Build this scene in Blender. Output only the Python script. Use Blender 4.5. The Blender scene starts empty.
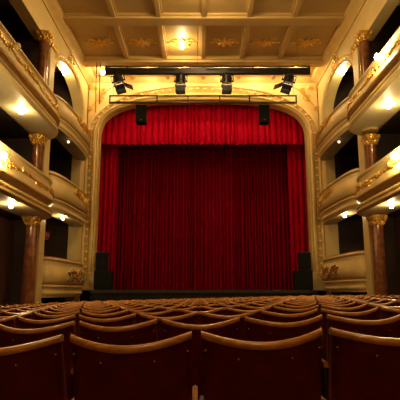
import bpy, bmesh, math, random
from mathutils import Vector, Matrix
random.seed(7)
C = bpy.context.scene.collection
PI = math.pi

# ------------------------------------------------------------------ materials
def mat(name, col, rough=0.5, metal=0.0, var=0.12, scale=6.0, bump=0.0, bscale=None, coat=0.0, sheen=0.0, spec=0.5, stretch=None):
    m = bpy.data.materials.new(name); m.use_nodes = True
    nt = m.node_tree; b = nt.nodes['Principled BSDF']
    b.inputs['Roughness'].default_value = rough
    b.inputs['Metallic'].default_value = metal
    b.inputs['Coat Weight'].default_value = coat
    b.inputs['Sheen Weight'].default_value = sheen
    b.inputs['Specular IOR Level'].default_value = spec
    tc = nt.nodes.new('ShaderNodeTexCoord')
    src = tc.outputs['Object']
    if stretch:
        mp = nt.nodes.new('ShaderNodeMapping'); mp.inputs['Scale'].default_value = stretch
        nt.links.new(src, mp.inputs['Vector']); src = mp.outputs['Vector']
    nz = nt.nodes.new('ShaderNodeTexNoise'); nz.inputs['Scale'].default_value = scale
    nz.inputs['Detail'].default_value = 5
    nt.links.new(src, nz.inputs['Vector'])
    rp = nt.nodes.new('ShaderNodeValToRGB')
    rp.color_ramp.elements[0].position = 0.3; rp.color_ramp.elements[1].position = 0.7
    rp.color_ramp.elements[0].color = tuple(c * (1 - var) for c in col) + (1,)
    rp.color_ramp.elements[1].color = tuple(min(1, c * (1 + var)) for c in col) + (1,)
    nt.links.new(nz.outputs['Fac'], rp.inputs['Fac'])
    nt.links.new(rp.outputs['Color'], b.inputs['Base Color'])
    if bump:
        n2 = nt.nodes.new('ShaderNodeTexNoise'); n2.inputs['Scale'].default_value = bscale or scale * 4
        nt.links.new(src, n2.inputs['Vector'])
        bp = nt.nodes.new('ShaderNodeBump'); bp.inputs['Strength'].default_value = bump
        bp.inputs['Distance'].default_value = 0.02
        nt.links.new(n2.outputs['Fac'], bp.inputs['Height']); nt.links.new(bp.outputs['Normal'], b.inputs['Normal'])
    return m

def emis(name, col, s):
    m = bpy.data.materials.new(name); m.use_nodes = True
    nt = m.node_tree; b = nt.nodes['Principled BSDF']
    b.inputs['Base Color'].default_value = (0.9, 0.8, 0.6, 1)
    b.inputs['Emission Color'].default_value = tuple(col) + (1,)
    b.inputs['Emission Strength'].default_value = s
    return m

CREAM = mat('cream_plaster', (0.74, 0.565, 0.25), 0.42, var=0.07, scale=1.6, bump=0.08, bscale=9)
CREAM2 = mat('ochre_plaster', (0.62, 0.43, 0.15), 0.4, var=0.1, scale=2.5, bump=0.1, bscale=12)
CEIL = mat('ceiling_paint', (0.50, 0.33, 0.115), 0.5, var=0.08, scale=1.2)
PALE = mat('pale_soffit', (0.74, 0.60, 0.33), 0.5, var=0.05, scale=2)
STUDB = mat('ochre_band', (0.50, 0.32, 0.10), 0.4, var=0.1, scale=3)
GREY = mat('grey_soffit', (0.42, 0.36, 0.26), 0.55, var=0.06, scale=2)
GOLD = mat('gilding', (0.78, 0.47, 0.09), 0.30, metal=0.55, var=0.2, scale=20)
OCHRE = mat('shade_brown_band', (0.48, 0.29, 0.10), 0.4, var=0.15, scale=8)  # brown tone paints in the shade on the ledges
MARBLE = mat('brown_marble', (0.22, 0.075, 0.03), 0.18, var=0.45, scale=5, coat=0.5)
DARK = mat('shade_dark_interior', (0.034, 0.016, 0.009), 0.75, var=0.3, scale=1.5)  # darkness of the unlit interiors is put into this colour
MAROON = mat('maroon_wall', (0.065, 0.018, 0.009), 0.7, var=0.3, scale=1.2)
VELVET = mat('shaded_red_velvet', (0.22, 0.0, 0.012), 0.85, var=0.12, scale=3, sheen=0.0, spec=0.03, stretch=(3, 3, 0.15))  # main curtain: same velvet, darkened in colour for the valance shadow
VELVETL = mat('side_lit_red_velvet', (0.34, 0.0, 0.016), 0.85, var=0.12, scale=3, spec=0.04, stretch=(3, 3, 0.15))  # side curtains: same velvet, lighter in colour for the light they catch
VELVETB = mat('lit_red_velvet', (0.46, 0.0, 0.02), 0.8, var=0.1, scale=3, spec=0.06, stretch=(3, 3, 0.15))  # valance: same velvet, brightened in colour for the light on it
SEATR = mat('seat_upholstery', (0.17, 0.009, 0.007), 0.6, var=0.25, scale=14, bump=0.15, bscale=160)
WOOD = mat('varnished_wood', (0.58, 0.225, 0.036), 0.34, var=0.3, scale=7, coat=0.35, stretch=(2, 12, 12))
WOODEND = mat('wood_end_grain', (0.5, 0.26, 0.09), 0.5, var=0.4, scale=60)
IRON = mat('seat_iron', (0.045, 0.012, 0.010), 0.5, var=0.2, scale=10)
BRASS = mat('brass_screw', (0.75, 0.6, 0.4), 0.25, metal=0.9, var=0.1)
BLACK = mat('black_metal', (0.012, 0.010, 0.009), 0.4, metal=0.3, var=0.2, scale=12)
TRUSSM = mat('brown_black_truss', (0.05, 0.03, 0.015), 0.35, metal=0.4, var=0.2, scale=10)
ALU = mat('dull_aluminium', (0.30, 0.22, 0.13), 0.3, metal=0.8, var=0.1)
GRILLE = mat('speaker_grille', (0.008, 0.009, 0.007), 0.8, spec=0.15, var=0.3, scale=30, bump=0.3, bscale=200)
CABIN = mat('speaker_cabinet', (0.009, 0.009, 0.008), 0.7, spec=0.2, var=0.2, scale=10)
STAGEM = mat('stage_black', (0.020, 0.016, 0.012), 0.7, spec=0.2, var=0.3, scale=6)
FLOORM = mat('floor_carpet', (0.05, 0.010, 0.008), 0.85, var=0.3, scale=30)
SIGNR = mat('sign_red', (0.55, 0.03, 0.02), 0.4, var=0.03)
SIGNW = mat('sign_pale', (0.75, 0.55, 0.42), 0.5, var=0.03)
CHROME = mat('bright_ring', (0.85, 0.85, 0.9), 0.15, metal=1.0, var=0.02)
FLAP = mat('barn_door_glare', (0.45, 0.55, 0.75), 0.25, metal=0.8, var=0.05)  # bluish glare on the flap is painted into the metal colour
WARM = (1.0, 0.73, 0.34)
E_CEIL = emis('ceiling_bulb', WARM, 360)
E_LOW = emis('corner_bulb', WARM, 170)
E_ROSE = emis('rosette_bulb', WARM, 420)
E_STAR = emis('star_bulb', WARM, 450)
E_SOFF = emis('soffit_bulb', WARM, 330)
E_FASC = emis('fascia_bulb', WARM, 420)
E_DIM = emis('dim_downlight', (1, 0.8, 0.5), 3)
E_SPOT = emis('spot_lens', (0.85, 0.9, 1.0), 5)

# ------------------------------------------------------------------ mesh helpers
class MB:
    def __init__(s): s.v = []; s.f = []
    def add(s, vs, fs):
        o = len(s.v); s.v += [tuple(p) for p in vs]; s.f += [tuple(i + o for i in f) for f in fs]; return s
    def box(s, x0, x1, y0, y1, z0, z1, M=None):
        vs = [Vector((x, y, z)) for x in (x0, x1) for y in (y0, y1) for z in (z0, z1)]
        if M: vs = [M @ v for v in vs]
        return s.add(vs, [(0, 1, 3, 2), (4, 6, 7, 5), (0, 4, 5, 1), (2, 3, 7, 6), (0, 2, 6, 4), (1, 5, 7, 3)])
    def grid(s, rows, closed_u=False, closed_v=False):
        nu, nv = len(rows), len(rows[0]); vs = [p for r in rows for p in r]; fs = []
        for i in range(nu if closed_u else nu - 1):
            for j in range(nv if closed_v else nv - 1):
                a, b = i, (i + 1) % nu; c, d = j, (j + 1) % nv
                fs.append((a * nv + c, b * nv + c, b * nv + d, a * nv + d))
        return s.add(vs, fs)
    def sweep(s, rows):            # rows of closed loops, ends capped
        n = len(rows[0]); s.grid(rows, closed_v=True); o = len(s.v) - n * len(rows)
        s.f.append(tuple(range(o, o + n))); s.f.append(tuple(range(len(s.v) - n, len(s.v)))); return s
    def tube(s, pts, r, n=8):
        pts = [Vector(p) for p in pts]; rows = []
        rs = r if isinstance(r, (list, tuple)) else [r] * len(pts)
        for i, p in enumerate(pts):
            t = (pts[min(i + 1, len(pts) - 1)] - pts[max(i - 1, 0)]).normalized()
            a = t.cross(Vector((0, 0, 1)) if abs(t.z) < 0.9 else Vector((1, 0, 0))).normalized(); b = t.cross(a)
            rows.append([p + (a * math.cos(2 * PI * k / n) + b * math.sin(2 * PI * k / n)) * rs[i] for k in range(n)])
        return s.sweep(rows)
    def lathe(s, prof, loc=(0, 0, 0), n=20, M=None, flute=0, fd=0.0):
        rows = []
        for r, z in prof:
            row = []
            for k in range(n):
                a = 2 * PI * k / n; rr = r * (1 + fd * math.cos(flute * a)) if flute else r
                v = Vector((rr * math.cos(a), rr * math.sin(a), z))
                if M: v = M @ v
                row.append(v + Vector(loc))
            rows.append(row)
        return s.sweep(rows)
    def blob(s, c, rx, ry, rz, M=None, nu=8, nv=5):
        rows = []
        for j in range(nv + 1):
            ph = -PI / 2 + PI * j / nv; cr = max(math.cos(ph), 0.02)
            row = []
            for k in range(nu):
                v = Vector((rx * cr * math.cos(2 * PI * k / nu), ry * cr * math.sin(2 * PI * k / nu), rz * math.sin(ph)))
                if M: v = M @ v
                row.append(v + Vector(c))
            rows.append(row)
        return s.sweep(rows)
    def build(s, name, m, parent=None, smooth=40, bevel=0):
        me = bpy.data.meshes.new(name); bm = bmesh.new()
        vs = [bm.verts.new(p) for p in s.v]
        for f in s.f:
            try: bm.faces.new([vs[i] for i in f])
            except ValueError: pass
        bmesh.ops.remove_doubles(bm, verts=bm.verts, dist=1e-5)
        bmesh.ops.recalc_face_normals(bm, faces=bm.faces)
        bm.to_mesh(me); bm.free()
        me.materials.append(m)
        if smooth:
            for p in me.polygons: p.use_smooth = True
            me.set_sharp_from_angle(angle=math.radians(smooth))
        o = bpy.data.objects.new(name, me); C.objects.link(o)
        if bevel:
            b = o.modifiers.new('bevel', 'BEVEL'); b.width = bevel; b.segments = 2; b.limit_method = 'ANGLE'
        if parent is not None: o.parent = parent
        return o

def tag(o, label, cat, group=None):
    o['label'] = label; o['category'] = cat
    if group: o['group'] = group
    return o
def thing(name, label, cat, loc=(0, 0, 0), group=None):
    o = bpy.data.objects.new(name, None); C.objects.link(o); o.location = loc; o.empty_display_size = 0.2
    return tag(o, label, cat, group)
def struct(o):
    o['kind'] = 'structure'; return o
def frame_from(n, up=(0, 0, 1)):
    n = Vector(n).normalized(); u = Vector(up)
    if abs(n.dot(u)) > 0.95: u = Vector((0, 1, 0))
    a = u.cross(n).normalized(); b = n.cross(a)
    return Matrix((a, b, n)).transposed()
SIDE = {-1: 'left', 1: 'right'}

# ------------------------------------------------------------------ dimensions
W = 5.75            # plane of the side walls
def dz(s, k): return k * s      # small difference of level between the two sides
def floor_z(x, y): return -1.03 - 0.0094 * y + 0.025 * x

# ------------------------------------------------------------------ setting
f = MB()
xs = [-7.6, 7.6]; ys = [-4, 19.0]
f.add([(x, y, floor_z(x, y) - t) for t in (0, 0.2) for x in xs for y in ys], [(0, 1, 3, 2), (4, 5, 7, 6), (0, 1, 5, 4), (2, 3, 7, 6), (0, 2, 6, 4), (1, 3, 7, 5)])
struct(f.build('floor', FLOORM))

# stage: rises from the floor, top at eye level
st = MB().box(-5.0, 5.0, 19.0, 20.05, -1.5, -0.02).box(-7.4, 7.4, 20.4, 24.5, -1.5, -0.02).box(-5.0, 5.0, 20.05, 20.4, -1.5, -0.02)
struct(st.build('stage_floor', STAGEM, smooth=0))
struct(MB().box(-5.0, 5.0, 18.93, 19.02, -0.14, 0.0).build('trim_1', mat('stage_edge', (0.03, 0.025, 0.019), 0.4), smooth=0))
struct(MB().box(-7.5, 7.5, 24.5, 24.7, -1.5, 10.6).build('wall_back', DARK, smooth=0))
struct(MB().box(-7.6, 7.6, -4.2, -4, -1.4, 10.8).build('wall_rear', CREAM2, smooth=0))

# proscenium opening curves
A0, S0, B0, N0 = 5.11, 7.35, 2.0, 3.0
A1, S1, B1, N1 = 5.72, 7.35, 2.85, 2.2
def frame_pts(w, n=40):
    """points from the left foot round to the right foot; w 0 = inner edge, 1 = outer edge"""
    pts = []
    for i in range(13):
        z = 0.0 + (7.35) * i / 12
        pts.append((-(A0 + (A1 - A0) * w), z))
    for i in range(1, n):
        a = PI * i / n; c, s = math.cos(a), math.sin(a)
        def q(A, S, B, N): return (-math.copysign(abs(c) ** (2 / N), c) * A, S + abs(s) ** (2 / N) * B)
        p0, p1 = q(A0, S0, B0, N0), q(A1, S1, B1, N1)
        pts.append((p0[0] + (p1[0] - p0[0]) * w, p0[1] + (p1[1] - p0[1]) * w))
    for i in range(12, -1, -1):
        pts.append(((A0 + (A1 - A0) * w), 7.35 * i / 12))
    return pts

# proscenium wall (thick), from the outer curve to walls and ceiling
m = MB(); outer = frame_pts(1.0)
H = 10.6
for y in (20.0, 20.45):
    top = []
    m.grid([[(x, y, z) for x, z in outer], [((x, y, H) if 13 <= i < len(outer) - 13 else (math.copysign(7.6, x), y, z)) for i, (x, z) in enumerate(outer)]])
    m.add([(-7.6, y, 7.35), (outer[12][0], y, 7.35), (outer[13][0], y, H), (-7.6, y, H)], [(0, 1, 2, 3)])
    m.add([(7.6, y, 7.35), (-outer[12][0], y, 7.35), (-outer[13][0], y, H), (7.6, y, H)], [(0, 1, 2, 3)])
    for sx in (-1, 1):
        m.add([(sx * 7.6, y, -1.5), (sx * A1, y, -1.5), (sx * A1, y, 0), (sx * 7.6, y, 0)], [(0, 1, 2, 3)])
m.grid([[(x, 20.0, z) for x, z in outer], [(x, 20.45, z) for x, z in outer]])
struct(m.build('wall_front', CREAM, smooth=0))

# ------------------------------------------------------------------ proscenium arch: mouldings, studs, plinths, scrolls
pa = thing('proscenium_arch', 'gilded cream proscenium arch framing the red stage curtain', 'proscenium arch', (0, 20, 0))
def fr(w, y):
    return [(x, y - 20, z) for x, z in frame_pts(w)]
def band(name, prof, mt):
    b = MB(); b.grid([fr(w, 20 + dy) for w, dy in prof]); return b.build(name, mt, pa, smooth=50)
band('reveal', [(0.0, 0.45), (0.0, 0.0), (0.0, -0.04), (0.05, -0.09), (0.12, -0.10), (0.16, -0.05)], CREAM2)
band('roll_moulding', [(0.16, 0.05), (0.16, -0.06), (0.20, -0.13), (0.27, -0.17), (0.35, -0.16), (0.42, -0.11), (0.46, -0.05)], CREAM)
band('flat_band', [(0.46, 0.05), (0.46, -0.05), (0.50, -0.07), (0.54, -0.04), (0.80, -0.04)], STUDB)
band('edge_bead', [(0.80, 0.05), (0.80, -0.05), (0.84, -0.11), (0.92, -0.12), (1.0, -0.08), (1.03, 0.05)], CREAM)
# carved pattern on the roll: small leaves
b = MB(); rp = frame_pts(0.30, 160)
lp = []
prev = None; acc = 0
dense = []
for i in range(len(rp) - 1):
    p, q = Vector((rp[i][0], 0, rp[i][1])), Vector((rp[i + 1][0], 0, rp[i + 1][1]))
    n = max(1, int((q - p).length / 0.02))
    for k in range(n): dense.append(p + (q - p) * k / n)
L = 0; nxt = 0.35; stepd = 0.13
for i in range(1, len(dense)):
    L += (dense[i] - dense[i - 1]).length
    if L > nxt:
        nxt += stepd; t = (dense[i] - dense[i - 1]).normalized()
        M = Matrix((t, Vector((0, -1, 0)), t.cross(Vector((0, -1, 0))))).transposed()
        b.blob(dense[i] + Vector((0, -0.155, 0)), 0.045, 0.02, 0.03, M, 6, 4)
b.tube([p + Vector((0, -.155, 0)) for p in dense[::8]], .014, 5)
b.build('leaf_carving', CREAM2, pa)
# studs
stud = MB().lathe([(0.075, 0), (0.08, 0.02), (0.06, 0.045), (0.04, 0.085), (0.005, 0.095)], n=10, M=Matrix.Rotation(PI / 2, 3, 'X'))
stud0 = None
sp = frame_pts(0.67, 160); dense = []
for i in range(len(sp) - 1):
    p, q = Vector((sp[i][0], 0, sp[i][1])), Vector((sp[i + 1][0], 0, sp[i + 1][1]))
    n = max(1, int((q - p).length / 0.02))
    for k in range(n): dense.append(p + (q - p) * k / n)
L = 0; nxt = 1.05; tot = sum((dense[i] - dense[i - 1]).length for i in range(1, len(dense)))
for i in range(1, len(dense)):
    L += (dense[i] - dense[i - 1]).length
    if L > nxt and L < tot - 1.0:
        nxt += 0.355
        if stud0 is None: o = stud0 = stud.build('stud', CREAM, pa)
        else: o = stud0.copy(); C.objects.link(o); o.parent = pa
        o.location = dense[i] + Vector((0, -0.04, 0))
for s in (-1, 1):
    MB().box(min(s * 4.98, s * 5.78), max(s * 4.98, s * 5.78), -0.30, 0.1, -0.02, 0.12).box(min(s * 5.03, s * 5.75), max(s * 5.03, s * 5.75), -0.24, 0.1, 0.12, 0.72).box(min(s * 5.0, s * 5.77), max(s * 5.0, s * 5.77), -0.28, 0.1, 0.72, 0.80).build('plinth', CREAM, pa, smooth=0, bevel=0.015)

# gilded scrolls on the wall above the arch
def scroll(mb, c, size, turns, flip, ang, M, r0=0.022):
    pts = []; n = 26
    for i in range(n + 1):
        t = i / n; a = ang + flip * turns * 2 * PI * t; r = size * (1 - 0.85 * t)
        pts.append(Vector(c) + M @ Vector((r * math.cos(a) - size * math.cos(ang), r * math.sin(a) - size * math.sin(ang), 0.03)))
    mb.tube(pts, [r0 * (1 - 0.5 * i / n) for i in range(n + 1)], 6)
    for i in range(4, n, 4):
        mb.blob(pts[i] + M @ Vector((random.uniform(-.04, .04), random.uniform(-.04, .04), 0.01)), 0.055, 0.03, 0.03, M @ Matrix.Rotation(random.uniform(0, 6), 3, 'Z'), 6, 4)
MF = frame_from((0, -1, 0))
o = MB()
for sx in (-1, 1):
    ox = 0.1
    scroll(o, (ox + sx * 0.28, 19.98, 10.12), 0.16, 1.2, -sx, PI / 2 + sx * 0.4, MF)
    scroll(o, (ox + sx * 0.62, 19.98, 10.20), 0.13, 1.1, sx, -PI / 2, MF)
    scroll(o, (ox + sx * 0.95, 19.98, 10.12), 0.10, 1.2, -sx, PI / 2, MF)
for k in range(9):
    a = PI * k / 8
    o.blob((0.1 + 0.14 * math.cos(a), 19.95, 10.16 + 0.14 * math.sin(a)), 0.09, 0.03, 0.03, MF @ Matrix.Rotation(a, 3, 'Z'), 6, 4)
o.blob((0.1, 19.94, 10.15), 0.08, 0.08, 0.05, MF); o.tube([(-1.0, 19.97, 10.1), (0.1, 19.96, 10.05), (1.2, 19.97, 10.1)], .02, 6)
tag(o.build('scroll_ornament', GOLD), 'gilded scroll crest on the wall over the middle of the arch', 'ornament')
for s in (-1, 1):
    o = MB()
    for (x, z, sz, t, fl, an) in [(5.35, 9.55, 0.22, 1.3, 1, 0.5), (4.85, 9.95, 0.18, 1.2, -1, 2.2), (5.6, 9.95, 0.16, 1.3, 1, 4), (4.3, 10.12, 0.12, 1.2, 1, 1), (5.62, 9.05, 0.14, 1.2, -1, 1.5), (5.25, 10.05, 0.15, 1.1, 1, 3)]:
        scroll(o, (s * x, 19.98, z), sz, t, fl * s, an if s > 0 else PI - an, MF, 0.018)
    o.tube([(s * (5.65 - 1.5 * t), 19.97, 8.9 + 1.25 * math.sin(t * PI / 2)) for t in [i / 12 for i in range(13)]], 0.015, 6)
    tag(o.build('vine_ornament', GOLD), 'gilded vine scrolls in the %s upper corner beside the arch' % SIDE[s], 'ornament')

# ------------------------------------------------------------------ side walls
YA, YB, SPR, CRN = 15.0, 19.25, 7.9, 9.35
def arch_pts(n=28, grow=0.0):
    yc, a, bb = (YA + YB) / 2, (YB - YA) / 2 + grow, CRN - SPR + grow
    return [(yc - a * math.cos(PI * i / n), SPR + bb * math.sin(PI * i / n)) for i in range(n + 1)]
for s in (-1, 1):
    x0, x1 = s * W, s * (W + 0.42)
    m = MB(); ap = arch_pts()
    for x in (x0, x1):
        m.grid([[(x, y, z) for y, z in ap], [(x, y, 10.6) for y, z in ap]])
        m.add([(x, 14.4, -1.4), (x, YA, -1.4), (x, YA, SPR), (x, 14.4, SPR), (x, YA, 10.6), (x, 14.4, 10.6)], [(0, 1, 2, 3), (3, 2, 4, 5)])
        m.add([(x, YB, -1.4), (x, 20, -1.4), (x, 20, SPR), (x, YB, SPR), (x, 20, 10.6), (x, YB, 10.6)], [(0, 1, 2, 3), (3, 2, 4, 5)])
    edge = [(YA, -1.4)] + ap + [(YB, -1.4)]
    m.grid([[(x0, y, z) for y, z in edge], [(x1, y, z) for y, z in edge]])
    m.add([(x0, 14.4, -1.4), (x1, 14.4, -1.4), (x1, 14.4, 10.6), (x0, 14.4, 10.6)], [(0, 1, 2, 3)])
    m.box(min(x0, x1), max(x0, x1), -4, 14.4, 9.0, 10.6)           # wall over the upper gallery
    struct(m.build('wall_' + SIDE[s], CREAM, smooth=30))
    # outer shell behind boxes and galleries
    xb = s * 7.6
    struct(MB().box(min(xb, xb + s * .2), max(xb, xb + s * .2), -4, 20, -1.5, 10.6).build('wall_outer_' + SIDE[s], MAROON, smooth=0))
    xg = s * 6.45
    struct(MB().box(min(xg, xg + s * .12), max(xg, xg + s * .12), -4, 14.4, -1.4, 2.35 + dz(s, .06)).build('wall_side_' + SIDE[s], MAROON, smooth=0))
    # partition between gallery and boxes, with sheets added to darken the bright wall ends
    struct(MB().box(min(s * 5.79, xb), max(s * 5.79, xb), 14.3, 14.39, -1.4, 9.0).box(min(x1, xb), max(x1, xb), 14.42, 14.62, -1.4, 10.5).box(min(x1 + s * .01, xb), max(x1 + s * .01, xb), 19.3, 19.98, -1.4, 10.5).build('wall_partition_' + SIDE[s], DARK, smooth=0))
    # arch moulding with studs
    t = thing('arch_moulding', 'gilded moulding round the tall arch over the %s stage boxes' % SIDE[s], 'moulding', (s * W, 17.1, SPR))
    a0, a1 = arch_pts(grow=0.0), arch_pts(grow=0.16)
    b = MB()
    prof = [(0.0, 0.0), (0.0, 0.05), (0.05, 0.09), (0.11, 0.05), (0.2, 0.05), (0.24, 0.09), (0.28, 0.07), (0.30, 0.0)]
    b.grid([[(-s * dx, y - 17.1, z - SPR) for y, z in arch_pts(grow=g)] for g, dx in prof])
    b.build('archivolt', CREAM, t, smooth=60)
    sb = MB().blob((0, 0, 0), 0.035, 0.045, 0.045, None, 8, 4); s0 = None
    for y, z in arch_pts(n=22, grow=0.155)[1:-1]:
        if s0 is None: q = s0 = sb.build('stud', GOLD, t)
        else: q = s0.copy(); C.objects.link(q); q.parent = t
        q.location = (-s * 0.055, y - 17.1, z - SPR)
    # carved keystone spray on the wall over the arch
    o = MB(); MW = frame_from((-s, 0, 0))
    for (y, z, sz, fl) in [(17.0, 9.72, 0.17, 1), (17.3, 9.72, 0.17, -1), (17.15, 9.95, 0.13, 1), (17.5, 9.85, 0.12, -1), (16.8, 9.85, .12, 1)]:
        scroll(o, (s * (W - 0.02), y, z), sz, 1.1, fl, PI / 2, MW, 0.03)
    for k in range(14):
        o.blob((s * (W - 0.05), 17.15 + random.uniform(-.25, .25), 9.62 + random.uniform(-.1, .45)), 0.09, 0.05, 0.05, MW @ Matrix.Rotation(random.uniform(0, 6), 3, 'Z'), 6, 4)
    tag(o.build('keystone_ornament', GOLD), 'gilded leafy spray above the crown of the %s arch' % SIDE[s], 'ornament')

# ------------------------------------------------------------------ ceiling
c = MB().box(-7.6, 7.6, -4.2, 20.45, 10.55, 10.8)
struct(c.build('ceiling', CEIL, smooth=0))
def beam(x0, x1, y0, y1, z=10.36, mt=CREAM2, nm='trim_2'):
    b = MB().box(x0, x1, y0, y1, z, 10.56).box(x0 - .07, x1 + .07, y0 - .07, y1 + .07, z + 0.11, 10.56)
    return struct(b.build(nm, mt, smooth=0, bevel=0.02))
n = 2
BY = [18.25, 15.2, 12.1, 9.0, 5.9, 2.8, -.3]
for y in BY:
    beam(-5.5, 5.5, y - 0.24, y + 0.24, 10.28 if y > 18 else 10.36, CEIL, 'trim_%d' % n); n += 1
for x in (-3.5, -1.75, 0, 1.75, 3.5):
    ys = [20.0] + BY
    for a, bb in zip(ys[1:], ys[:-1]):
        beam(x - 0.09, x + 0.09, a + 0.25, bb - (0.25 if bb < 20 else 0.12), 10.40, CEIL, 'trim_%d' % n); n += 1
for s in (-1, 1):       # cornice along the side walls and over the arch
    b = MB()
    b.grid([[(s * (W - dx), y, z) for y in (-4, 20)] for dx, z in [(0, 10.12), (0.05, 10.12), (0.07, 10.2), (0.14, 10.24), (0.2, 10.33), (0.3, 10.36), (0.34, 10.45), (0.34, 10.56)]])
    struct(b.build('trim_%d' % n, CREAM2, smooth=50)); n += 1
b = MB(); b.grid([[(x, 20 - dy, z) for x in (-W, W)] for dy, z in [(0, 10.3), (0.04, 10.3), (0.06, 10.36), (0.12, 10.42), (0.13, 10.56)]])
struct(b.build('trim_%d' % n, CREAM2, smooth=50)); n += 1

# rosettes and lamps in the coffers
def lathe_dir(mb, prof, loc, nrm, n=16):
    return mb.lathe(prof, loc, n, frame_from(nrm))
def lamp(label, loc, nrm, r, em, kind='ceiling_lamp', base=0.1, stem=0.03):
    t = thing(kind, label, 'lamp', loc); nrm = Vector(nrm).normalized()
    b = MB(); lathe_dir(b, [(base, 0), (base, 0.012), (base * .8, 0.03), (base * .4, 0.035), (base * .35, stem)], (0, 0, 0), nrm); b.build('base', GOLD, t)
    MB().blob(nrm * (stem + r * 0.9), r, r, r, None, 12, 8).build('bulb', em, t)
    return t
rose = MB()
for k in range(8):
    a = 2 * PI * k / 8
    rose.blob((0.30 * math.cos(a), 0.22 * math.sin(a), -0.035), 0.15, 0.055, 0.035, Matrix.Rotation(a, 3, 'Z'), 8, 4)
    rose.blob((0.15 * math.cos(a + .39), 0.12 * math.sin(a + .39), -0.055), 0.09, 0.045, 0.04, Matrix.Rotation(a + .39, 3, 'Z'), 8, 4)
for sx in (-1, 1):
    scroll(rose, (sx * 0.42, 0, -0.03), 0.12, 1.2, sx, PI / 2, Matrix.Identity(3), 0.03)
    rose.blob((sx * 0.55, 0, -0.03), 0.12, 0.05, 0.03, None, 8, 4)
rose.blob((0, 0, -0.06), 0.09, 0.09, 0.06)
ORD = ['first', 'second', 'third', 'fourth', 'fifth', 'sixth', 'seventh', 'eighth', 'ninth', 'tenth', 'eleventh', 'twelfth', 'thirteenth', 'fourteenth', 'fifteenth', 'sixteenth', 'seventeenth', 'eighteenth', 'nineteenth', 'twentieth', 'twenty-first', 'twenty-second', 'twenty-third', 'twenty-fourth']
CX_ = [-4.45, -2.65, -0.9, 0.9, 2.65, 4.45]
r0 = None
for j, y in enumerate([16.85, 13.7]):
    for i, x in enumerate(CX_):
        if r0 is None: o = r0 = rose.build('ceiling_rosette', GOLD)
        else: o = r0.copy(); C.objects.link(o)
        o.location = (x, y, 10.55)
        tag(o, 'gilded flower rosette, %s from left in the %s' % (ORD[i], ['ceiling coffers nearest the stage', 'ceiling coffers one bay nearer the camera', 'ceiling coffers far overhead'][j]), 'rosette', 'gilded rosettes on the ceiling')
lamp('small glowing lamp hanging from a ceiling rosette left of centre', (-0.93, 16.85, 10.50), (0, 0, -1), 0.085, E_ROSE, base=0.07, stem=0.12)
for i, x in enumerate(CX_):
    y = 19.0
    lamp('warm ceiling lamp in the strip behind the lighting bar, %s from left' % ORD[i], (x - (0.38 if i == 0 else 0), y, 10.55), (0, 0, -1), 0.11 if i == 0 else 0.075, E_CEIL if i else E_LOW, base=0.13, stem=0.14 if i == 0 else 0.1)

# ------------------------------------------------------------------ columns and pilasters
def leafy_capital(mb, z0, h, r, n=10):
    mb.lathe([(r, z0), (r * 1.12, z0 + .03), (r, z0 + .06), (r * 1.0, z0 + h * .5), (r * 1.35, z0 + h * .86), (r * 1.5, z0 + h * .88), (r * 1.5, z0 + h)], n=16)
    for ring, (zz, rr, sz) in enumerate([(z0 + h * .28, r * 1.15, .07), (z0 + h * .62, r * 1.4, .085)]):
        for k in range(n):
            a = 2 * PI * (k + .5 * ring) / n
            mb.blob((rr * math.cos(a), rr * math.sin(a), zz), 0.05, sz * .55, sz, Matrix.Rotation(a, 3, 'Z') @ Matrix.Rotation(.35, 3, 'Y'), 6, 4)
    for k in range(4):
        a = PI / 4 + k * PI / 2
        mb.blob((r * 1.6 * math.cos(a), r * 1.6 * math.sin(a), z0 + h * .8), .075, .075, .075, None, 8, 5)
LEV = {0: (-1.25, 2.42), 1: (2.55, 5.2), 2: (5.35, 9.02)}
LVN = {0: 'ground', 1: 'middle', 2: 'upper'}
for s in (-1, 1):
    for lv in (0, 1, 2):
        z0, z1 = LEV[lv]; r = 0.185 if lv else 0.20
        t = thing('marble_column', 'brown marble column with gilded capital at %s level on the %s' % (LVN[lv], SIDE[s]), 'column', (s * 5.68, 13.82 if lv == 0 else 13.9, z0))
        h = z1 - z0; ch = 0.34
        MB().lathe([(r * 1.5, 0), (r * 1.5, .1), (r * 1.3, .12), (r * 1.4, .17), (r * 1.2, .2), (r * 1.05, .26)], n=20).build('base', CREAM2, t)
        MB().lathe([(r * 1.04, .24), (r * 1.04, h * .35), (r * .9, h - ch + .02)], n=24).build('shaft', MARBLE, t)
        b = MB(); leafy_capital(b, h - ch, ch, r * .92); b.build('capital', GOLD, t)
    t = thing('pilaster', 'cream pilaster strip between the column and boxes on the %s' % SIDE[s], 'pilaster', (s * W, 14.65, -1.3))
    a, bx = sorted((s * 0.02, -s * 0.13))
    MB().box(a, bx, -.25, .25, 0, 10.2).build('shaft', CREAM, t, smooth=0, bevel=.02)
    a, bx = sorted((s * 0.02, -s * 0.17))
    MB().box(a, bx, -.31, .31, 0, .45).build('base', CREAM, t, smooth=0, bevel=.02)
    q = MB()
    for k in range(7):
        q.blob((-s * .16, -.24 + k * .08, 10.2 + (.08 if k % 2 else 0)), .06, .05, .1, None, 6, 4)
    q.build('capital', GOLD, t)

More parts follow.
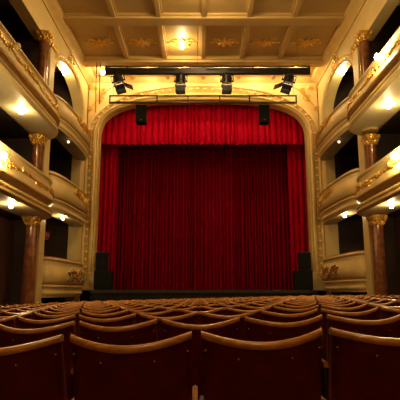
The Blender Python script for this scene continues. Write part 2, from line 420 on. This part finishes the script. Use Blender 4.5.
# ------------------------------------------------------------------ stage boxes (bow-fronted)
def bow(t):
    """t 0..1 along the front, near end to far end -> (y, offset)"""
    u = 2 * t - 1
    y = 17.2 + 2.32 * math.copysign(abs(u), u)
    off = 0.62 * (1 - abs(u) ** 3.0) ** (1 / 2.4) * (0.86 + 0.24 * t)
    return y, off
TS = [0.5 - 0.5 * math.cos(PI * i / 36) for i in range(37)]
def box_point(s, t, k, z):
    y, off = bow(t)
    yc = 17.2; y = yc + (y - yc) * (0.86 + 0.14 * k)
    return Vector((s * (W - 0.02 - off * k), min(y, 19.62), z))
def leaf_cluster(mb, s, t0, t1, kf, zf, n, sc):
    for i in range(n):
        t = t0 + (t1 - t0) * random.random(); z, k = zf(t)
        p = box_point(s, t, k, z); q = box_point(s, t + .01, k, z); tn = (q - p).normalized()
        nm = tn.cross(Vector((0, 0, 1))).normalized()
        if nm.x * s > 0: nm = -nm
        M = frame_from(nm)
        mb.blob(p + nm * 0.015, 0.085 * sc * random.uniform(.7, 1.3), 0.036 * sc, 0.05, M @ Matrix.Rotation(random.uniform(0, 6.28), 3, 'Z'), 6, 4)
BOXES = {0: (1.25, 1.42, 0.10), 1: (4.32, 1.42, 0.05), 2: (7.25, 1.22, 0.0)}
BPROF = [(.62, -0.0), (.76, 0.0), (.80, -.03), (.80, -.075), (.73, -.10), (.71, -.15), (.78, -.19), (.76, -.22),
         (.86, -.33), (.97, -.45), (1.04, -.58), (1.05, -.70), (.98, -.83), (.86, -.92), (.80, -.97), (.86, -.985), (.87, -1.03), (.80, -1.055),
         (.74, -1.11), (.70, -1.17), (.73, -1.20), (.78, -1.25), (.78, -1.29), (.70, -1.33), (.62, -1.42)]
def bprof(lv): return BPROF
for s in (-1, 1):
    for lv in (0, 1, 2):
        zr, hh, d = BOXES[lv]; zr += dz(s, d); q = hh / 1.42
        place = ['on the floor', 'at middle level', 'at upper level under the arch'][lv]
        t = thing('theatre_box', 'cream bow-fronted theatre box %s, %s of the stage' % (place, SIDE[s]), 'theatre box', (0, 0, 0))
        prof = bprof(lv)
        rowsA = [[box_point(s, tt, k, zr + z * q) for tt in TS] for k, z in prof if z >= -.98]
        rowsB = [[box_point(s, tt, k, zr + z * q) for tt in TS] for k, z in prof if z <= -.97]
        b = MB(); b.grid([[box_point(s, tt, .52, zr - .95 * q) for tt in TS], [box_point(s, tt, .52, zr) for tt in TS]] + rowsA)
        b.build('parapet', CREAM, t, smooth=50)
        MB().grid(rowsB).build('cornice', CREAM, t, smooth=50)
        b = MB(); rr = [(.80, -.055), (.82, -.06), (.82, -.085), (.75, -.10)]
        b.grid([[box_point(s, tt, k, zr + z * q) for tt in TS] for k, z in rr])
        rr = [(.93, -.875), (.92, -.90), (.88, -.935), (.80, -.965)]
        b.grid([[box_point(s, tt, k, zr + z * q) for tt in TS] for k, z in rr]); b.build('brown_line', OCHRE, t, smooth=50)
        # cushioned rail
        b = MB(); b.grid([[box_point(s, tt, k, zr + z) for tt in TS] for k, z in [(.54, 0), (.56, .03), (.62, .045), (.69, .035), (.71, 0)]]); b.build('rail_cushion', mat('rail_velvet', (.22, .02, .02), .7) if lv == 0 else CREAM2, t, smooth=60)
        # underside
        zb = zr - hh
        so = MB(); front = [box_point(s, tt, .62, zb) for tt in TS]
        back = [Vector((s * (W + .2), p.y, zb)) for p in front]
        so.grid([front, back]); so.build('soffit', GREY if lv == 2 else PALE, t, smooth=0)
        fl = MB(); fl.box(min(s * (W + .1), s * 7.6), max(s * (W + .1), s * 7.6), 14.64, 19.9, zr - .95 * q, zr - .75 * q)
        fl.grid([[box_point(s, tt, .52, zr - .9 * q) for tt in TS], [Vector((s * (W + .15), bow(tt)[0], zr - .9 * q)) for tt in TS]])
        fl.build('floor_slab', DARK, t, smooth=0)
        g = MB()
        if lv == 0:
            leaf_cluster(g, s, .30, .72, None, lambda tt: (zr + random.uniform(-.78, -.40), 1.04), 46, 1.2)
            g.tube([box_point(s, .31 + .40 * i / 14, 1.02, zr - .58 + .08 * math.sin(i)) for i in range(15)], .03, 6)
            mg = mat('rubbed_gilding', (.46, .25, .08), .4, metal=.4, var=.3, scale=20)
        else:
            leaf_cluster(g, s, .36, .80, None, lambda tt: (zr + q * (-.32 - .28 * (tt - .36) / .44 + random.uniform(-.08, .08) - .08 * abs(math.sin(tt * 40))), 1.04), 64, 1.5)
            g.tube([box_point(s, .37 + .42 * i / 14, 1.0, zr + q * (-.38 - .26 * i / 14)) for i in range(15)], .03, 6)
            mg = GOLD
        g.build('leaf_garland', mg, t)

    # -------------------------------------------------------------- long galleries
    for lv, (zr, hh) in {1: (3.62, 1.22), 2: (6.42, 1.16)}.items():
        zr += (dz(s, .05) if lv == 1 else (.17 if s > 0 else 0)); q = hh / 1.22; FX = 4.92 if (s > 0 and lv == 2) else 5.0
        t = thing('gallery_balcony', 'long cream balcony at %s level running out of the %s of the picture' % (LVN[lv], SIDE[s]), 'balcony', (0, 0, 0))
        ye = 13.15 if lv == 1 else 13.25
        path = [(y, FX) for y in [2.0 + (ye - 2.0) * i / 24 for i in range(25)]]
        nrm = [(0.0, 1.0)] * len(path)
        for i in range(1, 17):
            a = PI / 2 * i / 16
            path.append((ye + 1.25 * math.sin(a), W + .02 - (W + .02 - FX) * math.cos(a)))
            nx, ny = math.cos(a) / .77, math.sin(a) / 1.25; l = math.hypot(nx, ny); nrm.append((ny / l, nx / l))
        def P(i, off, z): (y, x), (ny, nx) = path[i], nrm[i]; return Vector((s * (x - off * nx), y + off * ny, z))
        def strip(mb, prof): mb.grid([[P(i, o_, zr + z * q) for i in range(len(path))] for o_, z in prof]); return mb
        strip(MB(), [(-.16, -.6), (-.16, 0), (.0, .0), (.035, -.02), (.035, -.06), (-.01, -.09), (-.03, -.13), (.0, -.17), (-.015, -.2), (.03, -.34), (.075, -.52), (.10, -.66), (.10, -.70)]).build('parapet', CREAM, t, smooth=50)
        strip(MB(), [(.10, -.70), (.13, -.715), (.13, -.755), (.06, -.775), (.03, -.81), (-.03, -.85), (-.05, -.9)]).build('shade_brown_ledge', OCHRE, t, smooth=50)  # shade on the ledge painted as brown
        strip(MB(), [(-.05, -.9), (0.0, -.91), (.05, -.95), (.075, -1.0), (.075, -1.03), (.03, -1.06), (.05, -1.09), (.09, -1.12), (.09, -1.17), (.02, -1.19), (-.03, -1.22)]).build('cornice', CREAM2 if lv == 1 else CREAM, t, smooth=50)
        # carved leaf row on the cornice
        b = MB()
        for i in range(0, 120):
            y = 5.5 + i * 0.066
            b.blob((s * (FX - .07), y, zr - 1.0 * q), .02, .022, .035, None, 6, 4)
        b.build('leaf_row', CREAM2, t)
        b = MB(); b.grid([[P(i, -.03, zr - hh) for i in range(len(path))], [Vector((s * 6.0, path[i][0], zr - hh)) for i in range(len(path))]])
        b.build('soffit', PALE, t, smooth=0)
        b = MB().box(min(s * 5.95, s * 7.6), max(s * 5.95, s * 7.6), -4, 14.4, zr - hh, zr - hh + .1)
        b.grid([[P(i, -.1, zr - hh + .12) for i in range(len(path))], [Vector((s * 6.0, path[i][0], zr - hh + .12)) for i in range(len(path))]])
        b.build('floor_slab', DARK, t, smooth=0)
        # garland swags on the curved end of the front
        g = MB(); 
        for k in range(105):
            u = random.random()
            i = int((.36 + .58 * u) * (len(path) - 1)); fr_ = random.random()
            if i + 1 >= len(path): continue
            # y along the path
            z0 = -.34 - .12 * abs(math.sin(u * 13)) + random.uniform(-.05, .05) - .06 * u
            p = P(i, .06, zr + z0 * q) * (1 - fr_) + P(i + 1, .06, zr + z0 * q) * fr_
            nm = Vector((-s * nrm[i][1], nrm[i][0], 0.15))
            g.blob(p, .11 * random.uniform(.6, 1.2), .045, .055, frame_from(nm) @ Matrix.Rotation(random.uniform(0, 6.28), 3, 'Z'), 6, 4)
        ii = range(int(.36 * (len(path) - 1)), int(.95 * (len(path) - 1)))
        g.tube([P(i, .05, zr - .40 * q) for i in ii], .03, 6)
        g.build('leaf_garland', GOLD, t)
    # -------------------------------------------------------------- lamps on this side
    z1 = 3.62 + dz(s, .05); z2 = 6.42 + (.17 if s > 0 else 0)
    sd = SIDE[s]
    lamp('bright lamp under the crown of the tall arch on the %s' % sd, (s * 6.0, 17.1, 9.33), (0, 0, -1), .07, E_STAR, 'arch_lamp', base=.07, stem=.03)
    lamp('round lamp glowing under the upper balcony on the %s' % sd, (s * 5.42, 11.85, z2 - 1.16), (0, 0, -1), .06, E_SOFF, 'soffit_lamp', base=.08)
    lamp('round lamp glowing under the middle balcony on the %s' % sd, (s * 5.36, 11.5 if s < 0 else 12.0, z1 - 1.22), (0, 0, -1), .055, E_SOFF, 'soffit_lamp', base=.08)
    lamp('bright lamp under the middle stage box on the %s' % sd, (s * 5.5, 16.35, 4.32 + dz(s, .05) - 1.44), (0, 0, -1), .055, E_SOFF, 'soffit_lamp', base=.08)
    lamp('small pale downlight under the upper stage box on the %s' % sd, (s * 5.52, 16.6, 7.25 - 1.22), (0, 0, -1), .05, E_DIM, 'downlight', base=.08, stem=.02)
    lamp('large bright lamp on the middle balcony front at the %s edge' % sd, (s * 4.94, 9.65 if s < 0 else 10.4, z1 - (.44 if s < 0 else .30)), (-s, 0, 0), .085, E_FASC, 'balcony_lamp', base=.09, stem=.08)
    if s > 0:
        lamp('large bright lamp on the upper balcony front at the right edge', (s * 4.86, 10.75, z2 - .30), (-s, 0, 0), .085, E_FASC, 'balcony_lamp', base=.09, stem=.08)
    else:
        lamp('unlit pale lamp on the upper balcony front at top left', (s * 4.94, 9.95, z2 - .30), (-s, 0, 0), .085, PALE, 'balcony_lamp', base=.09, stem=.08)

# red sign on the wall inside the left lower box
t = thing('exit_sign', 'small red sign with pale pictogram inside the lower left box', 'sign', (-7.16, 19.29, 2.49))
t.rotation_euler = (0, 0, -PI / 2)
MB().box(0, .03, -.15, .15, -.15, .15).build('plate', SIGNR, t, smooth=0)
MB().box(.03, .04, -.03, .11, .0, .04).box(.03, .04, .06, .10, -.1, .0).box(.03, .04, -.05, -.01, -.1, .0).blob((.035, -.01, .08), .01, .035, .035).box(.03, .04, -.11, -.08, -.11, .11).build('pictogram', SIGNW, t, smooth=0)
MB().box(0, .03, -.13, .08, -.21, -.175).build('lower_strip', SIGNW, t, smooth=0)

# ------------------------------------------------------------------ curtains
def curtain(name, x0, x1, y, z0, z1, pitch, amp, mt, label, cat, seed, topfn=None, scallop=0, res=7, hem=0.0, sway=0.0):
    R = random.Random(seed); X = [x0]; ph = []
    while X[-1] < x1: X.append(X[-1] + pitch * R.uniform(.6, 1.4))
    X[-1] = x1; cols = []
    for i in range(len(X) - 1):
        a = amp * R.uniform(.55, 1.3)
        for k in range(res):
            u = k / res; cols.append((X[i] + (X[i + 1] - X[i]) * u, a * (abs(math.sin(PI * u)) ** .8), u, i))
    cols.append((x1, 0, 0, len(X)))
    nz = 14; front = []; back = []
    for j in range(nz + 1):
        fr_, bk = [], []
        for (x, d, u, i) in cols:
            top = topfn(x) if topfn else z1
            bot = z0 + (scallop * abs(math.sin(x * PI / .37 + 1)) if scallop else 0)
            v = j / nz; z = bot + (top - bot) * v
            xx = x + sway * math.sin(3 * v + i * 1.7) * (1 - v)
            k = 1.0 - .35 * v
            fr_.append((xx, y - d * k - .03, z)); bk.append((xx, y - d * k, z))
        front.append(fr_); back.append(bk)
    m = MB(); m.grid(front); m.grid(back); m.grid([front[0], back[0]]); m.grid([front[-1], back[-1]])
    o = m.build(name, mt, smooth=60)
    return tag(o, label, cat)
curtain('stage_curtain', -4.75, 4.75, 22.3, 0.0, 9.3, .165, .22, VELVET, 'huge shaded red pleated main curtain closing the stage', 'curtain', 3, sway=.02)
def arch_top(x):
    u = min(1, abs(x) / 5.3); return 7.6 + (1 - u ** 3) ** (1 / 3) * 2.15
curtain('valance_curtain', -5.3, 5.3, 20.85, 7.28, 9.6, .26, .16, VELVETB, 'brightly lit red pleated valance across the top of the stage opening', 'curtain', 5, topfn=arch_top, scallop=.07, res=10)
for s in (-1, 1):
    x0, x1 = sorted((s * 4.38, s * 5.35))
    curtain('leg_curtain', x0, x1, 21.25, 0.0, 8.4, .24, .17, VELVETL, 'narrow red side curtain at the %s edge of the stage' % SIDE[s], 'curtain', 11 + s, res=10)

# ------------------------------------------------------------------ lighting bars, spotlights, hung speakers
t = thing('lighting_truss', 'long black lighting bar high up carrying four spotlights', 'lighting bar', (0, 16, 8.76))
YT = 16.0; XL, XR = -3.98, 4.30
MB().tube([(XL, 0, .18), (XR, 0, .18)], .035, 8).build('top_rail', TRUSSM, t)
MB().tube([(XL, 0.18, .18), (XR, 0.18, .18)], .03, 8).build('back_rail', TRUSSM, t)
MB().box(XL + .0, XR, -.06, .06, -.15, .10).build('cable_tray', BLACK, t, smooth=0, bevel=.01)
MB().tube([(XL, 0, -.17), (XR, 0, -.17)], .025, 8).build('bottom_rail', TRUSSM, t)
p0 = None
for x in (XL + .03, -3.1, -1.8, -.55, .12, .72, 2.0, 3.05, XR - .03):
    if p0 is None: o = p0 = MB().box(-.03, .03, -.03, .03, -.16, .21).build('post', TRUSSM, t, smooth=0)
    else: o = p0.copy(); C.objects.link(o); o.parent = t
    o.location = (x, 0, 0)
for x in (-3.9, -.25, 1.65, 3.85):
    w = MB().tube([(x, 0, .18), (x, 0.05, 10.55 - 8.76)], .011, 6).build('suspension_wire', ALU, t)
for x in (-3.0, -1.45, .35, 1.25, 2.7):
    MB().tube([(x - .28, -.07, .0), (x + .28, -.07, .0)], .02, 6).build('cable_loop', BLACK, t)

def spotlight(x, z, roll, label):
    t = thing('stage_spotlight', label, 'spotlight', (x, YT - .05, z))
    Rm = Matrix.Rotation(roll, 4, 'Y') @ Matrix.Diagonal((1.3, 1.3, .93, 1))
    def T(mb):
        mb.v = [tuple(Rm @ Vector(p)) for p in mb.v]; return mb
    # local: hangs from origin (clamp) downwards
    MB().tube([(0, 0, .2), (0, 0, 0)], .03, 8).box(-.05, .05, -.05, .05, .10, .24).build('clamp', BLACK, t, smooth=30)
    T(MB().tube([(-.2, 0, -.34), (-.2, 0, -.03), (0, 0, .02), (.2, 0, -.03), (.2, 0, -.34)], .02, 6)).build('yoke', BLACK, t)
    b = MB().lathe([(.06, -.04), (.13, -.06), (.155, -.10), (.155, -.18), (.17, -.19), (.17, -.21), (.155, -.22), (.155, -.30), (.17, -.31), (.17, -.33), (.155, -.34), (.155, -.44), (.14, -.46)], n=18)
    T(b).build('body', BLACK, t, smooth=30)
    T(MB().lathe([(.14, -.44), (.175, -.455), (.185, -.49), (.17, -.53), (.14, -.54)], n=18)).build('lens_ring', CHROME, t)
    T(MB().lathe([(.15, -.51), (.18, -.52), (.215, -.80), (.20, -.80), (.165, -.54), (.15, -.54)], n=4, M=Matrix.Rotation(PI / 4, 3, 'Z'))).build('hood', BLACK, t, smooth=0)
    T(MB().box(-.13, .13, -.13, .13, -.56, -.545)).build('lens', E_DIM, t, smooth=0)
    for k in (-1, 1):
        T(MB().tube([(k * .2, 0, -.3), (k * .155, 0, -.3)], .035, 8)).build('knob', BLACK, t)
    if abs(roll) > .1:
        d = 1 if roll < 0 else -1
        fl = MB().box(-.012, .012, -.15, .15, -.30, 0, Matrix.Translation((d * .16, 0, -.54)) @ Matrix.Rotation(-d * .75, 4, 'Y'))
        T(fl).build('barn_door', FLAP, t, smooth=0)
    return t
spotlight(-3.50, 8.55, -.28, 'tilted black spotlight with bluish glare on flap, leftmost on the lighting bar')
spotlight(-.93, 8.55, 0.0, 'upright black spotlight hanging left of centre on the bar')
spotlight(.92, 8.55, 0.0, 'upright black spotlight hanging right of centre on the bar')
spotlight(3.48, 8.55, .30, 'tilted black spotlight with bluish glare on flap, rightmost on the lighting bar')

t = thing('speaker_truss', 'slim brown ladder truss crossing just in front of the arch', 'truss', (0, 18.2, 8.55))
a, bx = -4.25, 4.22
MB().tube([(a, 0, .18), (bx, 0, .18)], .035, 8).build('top_rail', TRUSSM, t)
MB().tube([(a, 0, -.17), (bx, 0, -.17)], .035, 8).build('bottom_rail', TRUSSM, t)
MB().tube([(a, .25, 0), (bx, .25, 0)], .03, 8).build('back_rail', ALU, t)
p0 = None
for x in (a, -2.1, -.7, .75, 2.1, bx):
    if p0 is None: o = p0 = MB().box(-.03, .03, -.03, .03, -.19, .21).build('rung', TRUSSM, t, smooth=0)
    else: o = p0.copy(); C.objects.link(o); o.parent = t
    o.location = (x, 0, 0)
for x in (-4.1, 4.1):
    MB().tube([(x, 0, .18), (x, 0, 2.0)], .011, 6).build('suspension_wire', ALU, t)
for sx, x in ((-1, -2.78), (1, 2.73)):
    t = thing('hanging_speaker', 'black loudspeaker hung under the truss on the %s' % ('left' if sx < 0 else 'right'), 'loudspeaker', (x, 18.2, 8.34))
    b = MB(); b.sweep([[(-.25, -.2, z), (.25, -.2, z), (.2, .2, z), (-.2, .2, z)] for z in (-.95, -.12)]); b.build('cabinet', CABIN, t, smooth=0, bevel=.02)
    MB().box(-.22, .22, -.215, -.2, -.90, -.17).build('grille', GRILLE, t, smooth=0)
    MB().box(-.04, .04, -.225, -.214, -.86, -.83).build('badge', ALU, t, smooth=0)
    for k in (-1, 1): MB().tube([(k * .17, 0, -.13), (k * .17, 0, .03)], .018, 6).box(k * .17 - .04, k * .17 + .04, -.04, .04, -.06, .0).build('bracket', ALU, t)

# two thin drop cables at the left of the truss
for i, (x, z) in enumerate(((-4.88, 7.9), (-4.72, 8.3))):
    o = MB().tube([(x, 18.1, 10.5), (x, 18.1, 9.2), (x + .03, 18.13, z)], .02, 6).build('hanging_cable', TRUSSM)
    tag(o, ['thin dark cable dropping from the ceiling, nearest the left corner', 'thin dark cable dropping just beside the left truss end'][i], 'cable', 'cables dropping at the left end of the bars')

# ------------------------------------------------------------------ speakers on the stage
for s in (-1, 1):
    sd = SIDE[s]
    t = thing('bass_speaker', 'wide black bass speaker cabinet standing on the stage at the %s' % sd, 'loudspeaker', (s * 4.55, 19.62, -0.02))
    MB().box(-.40, .40, -.3, .3, .03, .90).build('cabinet', CABIN, t, smooth=0, bevel=.02)
    MB().box(-.36, .36, -.315, -.3, .08, .86).build('grille', GRILLE, t, smooth=0)
    for k in (-1, 1): MB().box(k * .3 - .05, k * .3 + .05, -.25, .25, 0, .04).build('foot', BLACK, t, smooth=0)
    t = thing('top_speaker', 'narrow black loudspeaker stacked on the %s bass cabinet' % sd, 'loudspeaker', (s * 4.63, 19.62, .88))
    b = MB(); b.sweep([[(-.28, -.26, z), (.28, -.26, z), (.22, .24, z), (-.22, .24, z)] for z in (0, .82)]); b.build('cabinet', CABIN, t, smooth=0, bevel=.02)
    MB().box(-.25, .25, -.275, -.26, .05, .77).build('grille', GRILLE, t, smooth=0)
    MB().box(-.2, .2, -.24, .2, .82, .835).build('lid', TRUSSM, t, smooth=0)

# orchestra rail in front of the stage
t = thing('orchestra_rail', 'low dark railing of thin spikes along the foot of the stage', 'railing', (0, 18.55, -1.2))
MB().box(-4.9, 4.9, -.03, .03, .55, .62).build('rail', STAGEM, t, smooth=0)
p0 = None
for i in range(98):
    x = -4.85 + i * .1
    if p0 is None: o = p0 = MB().lathe([(.02, -.05), (.02, .80), (.03, .82), (.005, .92)], n=6).build('baluster', BLACK, t)
    else: o = p0.copy(); C.objects.link(o); o.parent = t
    o.location = (x, 0, 0)

# ------------------------------------------------------------------ seats
HW = 0.232
def seat_curve(n=14, hw=HW):
    out = []
    for i in range(n + 1):
        u = -1 + 2 * i / n
        out.append((hw * u, -.085 + .105 * u * u, .036 * abs(u) ** 1.8 - .016))
    return out
def rail_mb():
    rows = []
    for x, y, dzv in seat_curve():
        rows.append([(x, y + a, .855 + dzv + b_) for a, b_ in [(-.022, -.008), (-.025, .004), (-.018, .014), (-.004, .019), (.012, .015), (.020, .006), (.020, -.008)]])
    return MB().sweep(rows)
def back_mb():
    rows = []
    for x, y, dzv in seat_curve(14, HW - .004):
        ring = []
        for k in range(6):
            v = k / 5; ring.append((x, y - .012 + .10 * (1 - v) + .01 * math.sin(PI * v), .36 + (.485 + dzv) * v))
        for k in range(5, -1, -1):
            v = k / 5; ring.append((x, y + .016 + .10 * (1 - v) + .03 * math.sin(PI * v), .36 + (.485 + dzv) * v))
        rows.append(ring)
    return MB().sweep(rows)
def cushion_mb():
    rows = []
    for i in range(9):
        u = -1 + 2 * i / 8; e = (1 - abs(u) ** 6) ** .5 if abs(u) < 1 else 0
        rows.append([(u * .215, .06 + a * (.9 + .1 * e), .41 + b_ * (.35 + .65 * e)) for a, b_ in [(0, -.04), (0, .03), (.06, .055), (.3, .055), (.38, .03), (.38, -.03), (.3, -.045)]])
    return MB().sweep(rows)
def make_seat(detail):
    t = bpy.data.objects.new('theatre_chair', None); C.objects.link(t); t.empty_display_size = .1
    rail_mb().build('top_rail', WOOD, t, smooth=50)
    back_mb().build('backrest', SEATR, t, smooth=50)
    cushion_mb().build('seat_cushion', SEATR, t, smooth=50)
    if detail >= 1:
        for sx in (-1, 1):
            MB().box(sx * .236 - .011, sx * .236 + .011, .03, .34, 0, .58).build('side_standard', IRON, t, smooth=0)
        b = MB(); b.sweep([[(.236 - w, y, .585 + z) for w, z in [(-.012, 0), (.012, 0), (.012, .03), (0, .038), (-.012, .03)]] for y in (.0, .15, .3, .36)])
        b.build('armrest', WOOD, t)
    if detail >= 2:
        for u in (-.93, -.42, .42, .93):
            x = HW * u; y = -.085 + .105 * u * u; dv = .036 * abs(u) ** 1.8 - .016
            MB().blob((x, y - .006, .805 + dv), .005, .004, .005, None, 6, 4).build('screw', BRASS, t)
        for sx in (-1, 1):
            x, y, dv = seat_curve()[0 if sx < 0 else -1]
            MB().add([(x + sx * .0005, y + a, .855 + dv + b_) for a, b_ in [(-.022, -.008), (-.025, .004), (-.018, .014), (-.004, .019), (.012, .015), (.020, .006), (.020, -.008)]], [(0, 1, 2, 3, 4, 5, 6)]).build('end_grain', WOODEND, t, smooth=0)
    return t
protos = {}
def kids(o): return [x for x in C.objects if x.parent == o]
def place_seat(detail, loc, rz, tilt, label, group):
    if detail not in protos:
        r = make_seat(detail); protos[detail] = (r, kids(r))
    else:
        src, ch = protos[detail]; r = src.copy(); C.objects.link(r)
        for k in ch:
            q = k.copy(); C.objects.link(q); q.parent = r
    r.location = loc; r.rotation_euler = (0, tilt, rz)
    tag(r, label, 'chair', group); return r
RS = .95; PITCH = .5
total = 0
for n_ in range(1, 18):
    y = RS * (n_ + .707)
    off = -.142 if n_ % 2 else .128
    lim = min(.47 * y * 1.03 + .30, 5.3 if y < 14.3 else 4.85)
    xsx = [off + PITCH * (i + .5) for i in range(-14, 14)]
    xsx = [x for x in xsx if abs(x + .15) < lim and abs(x) < 5.15]
    for i, x in enumerate(xsx):
        detail = 2 if n_ <= 5 else (1 if n_ <= 9 else 0)
        if n_ == 1: rowt = 'nearest row of all'
        elif n_ == 17: rowt = 'farthest row by the stage'
        else: rowt = '%s row from the camera' % ORD[n_ - 1]
        half = len(xsx) / 2
        if i == 0: pos = 'leftmost in view'
        elif i == len(xsx) - 1: pos = 'rightmost in view'
        elif i < half: pos = '%s from the left' % ORD[i]
        else: pos = '%s from the right' % ORD[len(xsx) - 1 - i]
        R = random.Random(n_ * 100 + i)
        place_seat(detail, (x, y + .05, floor_z(x, y)), R.uniform(-.012, .012), math.atan(-.025), 'red wooden-topped chair, %s, %s' % (rowt, pos), 'theatre chairs in %s' % rowt)
        total += 1
print('SEATS', total)

# ------------------------------------------------------------------ added fill lights, no fixtures
def point(name, loc, p, r, col=WARM):
    l = bpy.data.lights.new(name, 'POINT'); l.energy = p; l.shadow_soft_size = r; l.color = col
    o = bpy.data.objects.new(name, l); C.objects.link(o); o.location = loc; return o
point('front_fill_light', (0, 12.3, 10.0), 430, .35)  # unseen point lamp added to brighten valance and curtain
point('rear_fill_light', (0, 1.0, 8.0), 420, .5)  # unseen point lamp added behind to brighten the seat rails
w = bpy.data.worlds.new('World'); bpy.context.scene.world = w; w.use_nodes = True
w.node_tree.nodes['Background'].inputs[0].default_value = (0.10, 0.06, 0.03, 1)
w.node_tree.nodes['Background'].inputs[1].default_value = 0.05

# ------------------------------------------------------------------ camera
cd = bpy.data.cameras.new('camera'); cam = bpy.data.objects.new('camera', cd); C.objects.link(cam)
cd.sensor_width = 36; cd.sensor_fit = 'AUTO'; cd.lens = 36 * 425 / 400; cd.shift_y = 22 / 400; cd.clip_start = .05
cam.location = (-0.15, 0, 0); cam.rotation_euler = (PI / 2 + math.atan(.16), 0, 0)
sc = bpy.context.scene; sc.camera = cam
sc.view_settings.view_transform = 'Standard'; sc.view_settings.look = 'None'
sc.view_settings.gamma = 1; sc.view_settings.use_curve_mapping = False
sc.view_settings.exposure = 0.0
